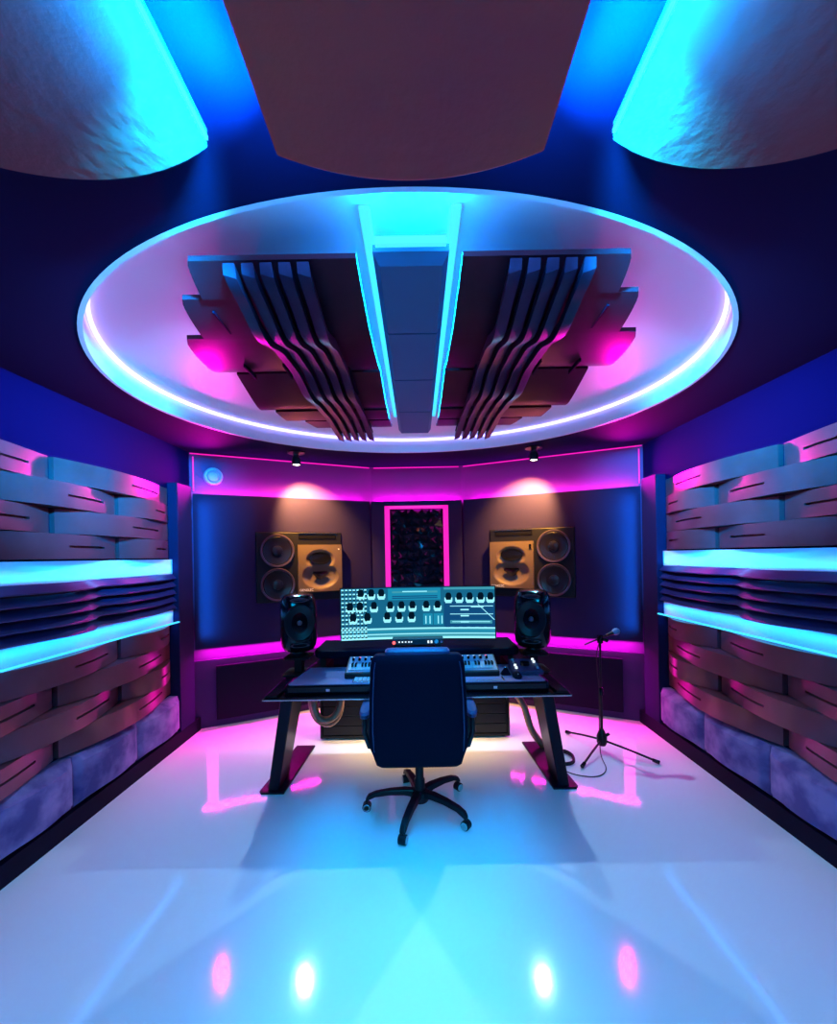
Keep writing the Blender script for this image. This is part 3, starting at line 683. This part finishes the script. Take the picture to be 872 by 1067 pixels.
for x in (-.075, .075):
    for y in (-.06, -.02, .03, .07): MB().lathe([(.010, 0), (.009, .014), (0, .014)], (x, y, .05+.2*y), None, 14).build('knob', 'wled' if (x > 0) == (y > 0) else 'key', t)
t = thing('computer_mouse', 'dark computer mouse on the desk pad in front of the controller', 'mouse', (.68, 2.945, .79))
MB().loft([(0, 0, 0, .028, .05), (.012, 0, 0, .031, .054), (.026, 0, .002, .026, .046), (.034, 0, .006, .014, .026), (.036, 0, .006, .003, .005)], 28, 2.4).build('body', 'leather', t, smooth=True)
B(-.003, .003, -.035, -.018, .026, .034).build('scroll_wheel', 'chrome', t)
t = thing('desk_remote', 'small wedge-shaped black remote on the desk pad', 'remote', (.615, 3.02, .79))
MB().add([(-.035, -.03, 0), (.035, -.03, 0), (.035, .03, 0), (-.035, .03, 0), (-.01, .0, .05), (.01, .0, .05)], [(0,3,2,1),(0,1,5,4),(1,2,5),(2,3,4,5),(3,0,4)]).build('body', 'leather', t, bevel=.004)
MB().lathe([(.008, 0), (.006, .006), (0, .006)], (0, 0, .05), None, 12).build('button', 'chrome', t)
t = thing('computer_keyboard', 'slim pale computer keyboard at the desk front, left of the chair', 'keyboard', (-.24, 2.93, .79))
B(-.22, .22, -.055, .055, 0, .010).build('body', 'chrome', t, bevel=.003)
kb = MB()
for r in range(5):
    for k in range(15): kb.box(-.212+k*.0285, -.212+k*.0285+.024, -.048+r*.02, -.048+r*.02+.016, .010, .014)
kb.build('keys', 'key', t)
t = thing('graphics_tablet', 'thin grey tablet lying on the desk front, right of the chair', 'tablet', (.44, 2.90, .79))
B(-.14, .14, -.035, .055, 0, .007).build('body', 'chrome', t, bevel=.002)
B(-.125, .125, -.028, .048, .0072, .0085).build('drawing_surface', 'desktop', t)

# ------------------------------------------------------------------ office chair
CXc, CYc = -.012, 2.745
t = thing('office_chair', 'black leather executive chair seen from behind, on a five-star castor base', 'chair', (CXc, CYc, 0))
secs = []
for z, w, d, cy in ((.385, .02, .01, -.20), (.39, .235, .03, -.205), (.41, .258, .045, -.21), (.47, .275, .055, -.215), (.52, .295, .06, -.218), (.60, .297, .06, -.222), (.75, .293, .06, -.222), (.90, .288, .06, -.225), (1.01, .282, .058, -.232), (1.05, .27, .05, -.236), (1.068, .25, .035, -.238), (1.073, .05, .008, -.238)):
    secs.append((z, 0, cy, w*.985, d))
bk = MB().loft(secs, 48, 7).build('backrest', 'leather', t, smooth=True)
MB().loft([(.99, 0, -.20, .02, .01), (.995, 0, -.205, .18, .045), (1.06, 0, -.215, .195, .055), (1.085, 0, -.222, .193, .045), (1.098, 0, -.225, .18, .028), (1.101, 0, -.225, .02, .004)], 40, 6).build('headrest_pad', 'leatherl', bk, smooth=True)
# seam piping on the back shell
for s in (-1, 1):
    MB().tube([(s*.262, -.268, .50), (s*.268, -.279, .62), (s*.264, -.284, .80), (s*.254, -.286, .98), (s*.245, -.284, 1.03)], .0035, 6).build('seam', 'leatherl', bk, smooth=True)
MB().loft([(.40, 0, .03, .10, .1), (.405, 0, .03, .235, .235), (.43, 0, .03, .262, .26), (.48, 0, .03, .268, .268), (.51, 0, .03, .25, .255), (.52, 0, .03, .15, .15)], 44, 5).build('seat', 'leather', t, smooth=True)
for s in (-1, 1):
    am = MB().tube([(s*.25, .10, .43), (s*.33, .10, .44), (s*.335, .10, .56), (s*.335, .09, .66)], [.018, .018, .018, .016], 12)
    am.tube([(s*.335, -.12, .64), (s*.335, -.13, .56), (s*.31, -.10, .46), (s*.25, -.05, .43)], .016, 12)
    arm = am.build('armrest', 'black', t, smooth=True)
    MB().loft([(.645, s*.335, 0, .02, .12), (.65, s*.335, 0, .034, .155), (.675, s*.335, 0, .038, .165), (.69, s*.335, 0, .03, .15), (.695, s*.335, 0, .01, .1)], 28, 3).build('arm_pad', 'leatherl', arm, smooth=True)
MB().lathe([(.09, .37), (.09, .40), (0, .40)], seg=24).build('tilt_mechanism', 'black', t)
MB().tube([(.06, -.02, .385), (.19, -.06, .383), (.235, -.10, .372)], .008, 8).build('tilt_lever', 'black', t, smooth=True)
MB().loft([(.345, .242, -.115, .012, .01), (.35, .242, -.113, .018, .014), (.372, .24, -.11, .018, .014), (.384, .238, -.108, .010, .008)], 16, 3).build('lever_grip', 'black', t, smooth=True)
MB().lathe([(0, .06), (.034, .06), (.034, .20), (.027, .21), (.027, .37), (0, .37)], seg=28).build('gas_lift', 'black', t, smooth=True)
MB().lathe([(0, .065), (.055, .065), (.062, .085), (.058, .125), (.04, .14), (0, .14)], seg=28).build('hub', 'black', t, smooth=True)
for a in (180, 253, 323, 39, 107):
    q = math.radians(a); c_, s_ = math.cos(q), math.sin(q)
    secs = [(.03, .115, .030, .022), (.10, .125, .030, .018), (.20, .122, .027, .015), (.29, .108, .024, .014), (.335, .088, .022, .016), (.352, .070, .020, .010)]
    vs = []
    for r, z, w, h in secs:
        for dw, dz in ((-w, -h), (w, -h), (w*.75, h), (-w*.75, h)): vs.append((c_*r - s_*dw, s_*r + c_*dw, z+dz))
    fs = [(i*4+j, i*4+(j+1) % 4, (i+1)*4+(j+1) % 4, (i+1)*4+j) for i in range(5) for j in range(4)] + [(0, 1, 2, 3), tuple(20+j for j in range(4))]
    lg = MB().add(vs, fs).build('leg', 'black', t, bevel=.006)
    w0 = Vector((c_*.345, s_*.345, .028)); ax = Vector((-s_, c_, 0)); qa = ax
    rot = Vector((0, 0, 1)).rotation_difference(ax).to_matrix()
    cs = MB(); cs.lathe([(.0, -.024), (.024, -.024), (.028, -.020), (.028, .020), (.024, .024), (0, .024)], w0, rot, 24)
    cs.tube([w0+Vector((0, 0, .01)), w0+Vector((0, 0, .045))], .008, 8)
    wh = cs.build('caster', 'black', lg, smooth=True)
    for sd in (-1, 1): 
        MB().lathe([(.017, .0245*sd), (.020, .026*sd), (.0225, .0245*sd)], w0, rot, 24).build('caster_ring', 'caster', lg, smooth=True, fix=False)

# ------------------------------------------------------------------ microphone stand and cable
MXs, MYs = 1.50, 3.50
t = thing('microphone_stand', 'black tripod microphone stand with a short boom, right of the desk', 'microphone stand', (MXs, MYs, 0))
MB().tube([(0, 0, .10), (0, 0, .50)], .012, 14).build('lower_tube', 'black', t, smooth=True)
MB().tube([(0, 0, .48), (0, 0, .93)], .008, 12).build('upper_tube', 'black', t, smooth=True)
MB().lathe([(.0, .47), (.018, .47), (.02, .50), (.014, .53), (0, .53)], seg=20).build('clutch', 'gblack', t, smooth=True)
MB().lathe([(.0, .055), (.03, .055), (.04, .08), (.04, .13), (.025, .17), (.016, .19), (0, .19)], seg=24).build('hub', 'black', t, smooth=True)
MB().tube([(.02, -.02, .14), (.05, -.03, .16)], .012, 10).build('hub_knob', 'black', t, smooth=True)
for ex, ey in ((-.27, -.27), (.345, -.235), (-.17, .36)):
    lg = MB().tube([(0, 0, .10), (ex*.5, ey*.5, .063), (ex*.95, ey*.95, .022)], .0085, 10).build('leg', 'black', t, smooth=True)
    MB().tube([(ex*.88, ey*.88, .026), (ex, ey, .016)], [.013, .0155], 12).build('rubber_foot', 'gblack', lg, smooth=True)
MB().lathe([(0, .90), (.022, .90), (.026, .93), (.022, .965), (0, .965)], seg=20).build('boom_clamp', 'gblack', t, smooth=True)
MB().tube([(.02, -.02, .935), (.05, -.03, .92)], .013, 10).build('clamp_knob', 'gblack', t, smooth=True)
MB().tube([(-.13, .0, .888), (0, 0, .94), (.07, 0, .967)], .006, 10).build('boom_arm', 'black', t, smooth=True)
m = thing('microphone', 'silver-headed vocal microphone clipped on the stand boom', 'microphone', (MXs+.07, MYs, .967))
MB().tube([(-.015, 0, -.005), (.04, 0, .016)], [.011, .017], 16).build('handle', 'black', m, smooth=True)
u_ = Vector((.93, 0, .36)).normalized(); rt = Vector((0, 0, 1)).rotation_difference(u_).to_matrix()
MB().lathe([(0, -.03), (.018, -.026), (.027, -.01), (.028, .004), (.023, .02), (.012, .03), (0, .033)], (.062, 0, .025), rt, 24).build('grille', 'ringblue', m, smooth=True)
cp = []
for k in range(84):
    q = k/20*2*PI; cp.append((1.12+.095*math.cos(q)+.006*math.sin(q*.37), 3.38+.11*math.sin(q), .010+.006*(k//20)+.001*math.sin(q)))
tag(MB().tube(cp, .006, 8).build('cable_coil', 'black', None, smooth=True), 'coil of black cable lying on the floor beside the microphone stand', 'cable')
hose('microphone_cable', [(1.03, 3.32, .006), (1.12, 3.15, .006), (1.28, 3.10, .006), (1.40, 3.2, .006), (1.455, 3.42, .02), (1.47, 3.475, .22), (1.475, 3.48, .5), (1.46, 3.48, .80), (1.50, 3.47, .955)], .004, 'thin black cable running from the floor coil up the microphone stand', 'black', False)

# ------------------------------------------------------------------ lights of the room
strip('under_desk', (-.78, 3.76, .68), (.72, 3.76, .68), .26, (0, .25, -1), 15, (1.0, .66, .30), math.radians(130))
strip('under_ledge', (-.75, 4.25, .60), (.75, 4.25, .60), .12, (0, .2, -1), 14, (1.0, .60, .16), math.radians(120))
tag(B(-.75, .72, 3.535, 3.545, .612, .622).build('light_strip', mat('warm_led', (0, 0, 0), emis=(1, .7, .3), es=1)), 'warm light strip on the crossbar under the desk', 'light strip')
tag(B(-.80, .80, 4.36, 4.88, .655, .675).build('rear_ledge', 'plinth'), 'dark narrow ledge along the back wall behind the desk', 'ledge')
# unseen fills added behind the camera: cyan for the floor, rose for ceiling panels
strip('rear_floor_fill', (-.40, -.9, 2.66), (.40, -.9, 2.66), 1.2, (0, 1.0, -1), 105, (.0, .52, 1.0), math.radians(84))
for s in (-1, 1):
    strip('gap_fill', (s*.33, .86, 2.625), (s*.45, .76, 2.625), .04, (s*1, .92, -.12), 60, (.0, .42, 1.0), math.radians(42))  # extra beam added in the ceiling gap to turn the upper wall boards cyan
    strip('corner_pink', (s*2.0, 4.16, 2.32), (s*2.0, 4.16, 2.54), .03, (-s*.10, -1, -.35), 21, PK, math.radians(115))
    strip('corner_pink', (s*2.0, 4.05, .14), (s*2.0, 4.05, .74), .10, (-s*.12, -1, .1), 2, PK)
    strip('post_cyan_fill', (s*2.10, 3.90, .9), (s*2.10, 3.90, 2.2), .02, (-s*.42, 1, 0), 6, (.0, .42, 1.0), math.radians(60))  # added light that puts a cyan wash on the navy panel edges
    for z0, z1, lab in ((2.32, 2.66, 'above'), (.14, .74, 'below')):
        tag(MB().tube([(s*2.185, 4.138 if z0 > 1 else 4.080, z0), (s*2.185, 4.138 if z0 > 1 else 4.080, z1)], .007, 8).build('light_strip', 'lpk'), 'upright magenta light strip in the back %s corner, %s the navy panel' % ('left' if s < 0 else 'right', lab), 'light strip')
strip('rear_rose_fill', (-2.0, -2.4, 1.3), (2.0, -2.4, 1.3), .5, (0, 1, .75), 9, (1.0, .03, .25))  # unseen rose fill, added to bring red onto the ceiling panels
w = bpy.data.worlds.new('world'); bpy.context.scene.world = w; w.use_nodes = True
w.node_tree.nodes['Background'].inputs[0].default_value = (.02, .02, .06, 1); w.node_tree.nodes['Background'].inputs[1].default_value = .3

# ------------------------------------------------------------------ camera
cd = bpy.data.cameras.new('camera'); cam = bpy.data.objects.new('camera', cd); C.objects.link(cam)
cd.sensor_fit = 'VERTICAL'; cd.sensor_height = 24; cd.lens = 24*F/1067; cd.clip_start = .02
cam.location = (0, 0, CAMZ)
roll = math.radians(1.0)
cam.matrix_world = Matrix.Translation((0, 0, CAMZ)) @ Matrix.Rotation(PI/2, 4, 'X') @ Matrix.Rotation(-roll, 4, 'Z')
cd.shift_y = (VY-533.5)/1067; cd.shift_x = (436-VX)/1067
sn = bpy.context.scene; sn.camera = cam
sn.view_settings.view_transform = 'Standard'; sn.view_settings.look = 'None'; sn.view_settings.gamma = 1
sn.view_settings.use_curve_mapping = False; sn.view_settings.exposure = -0.35
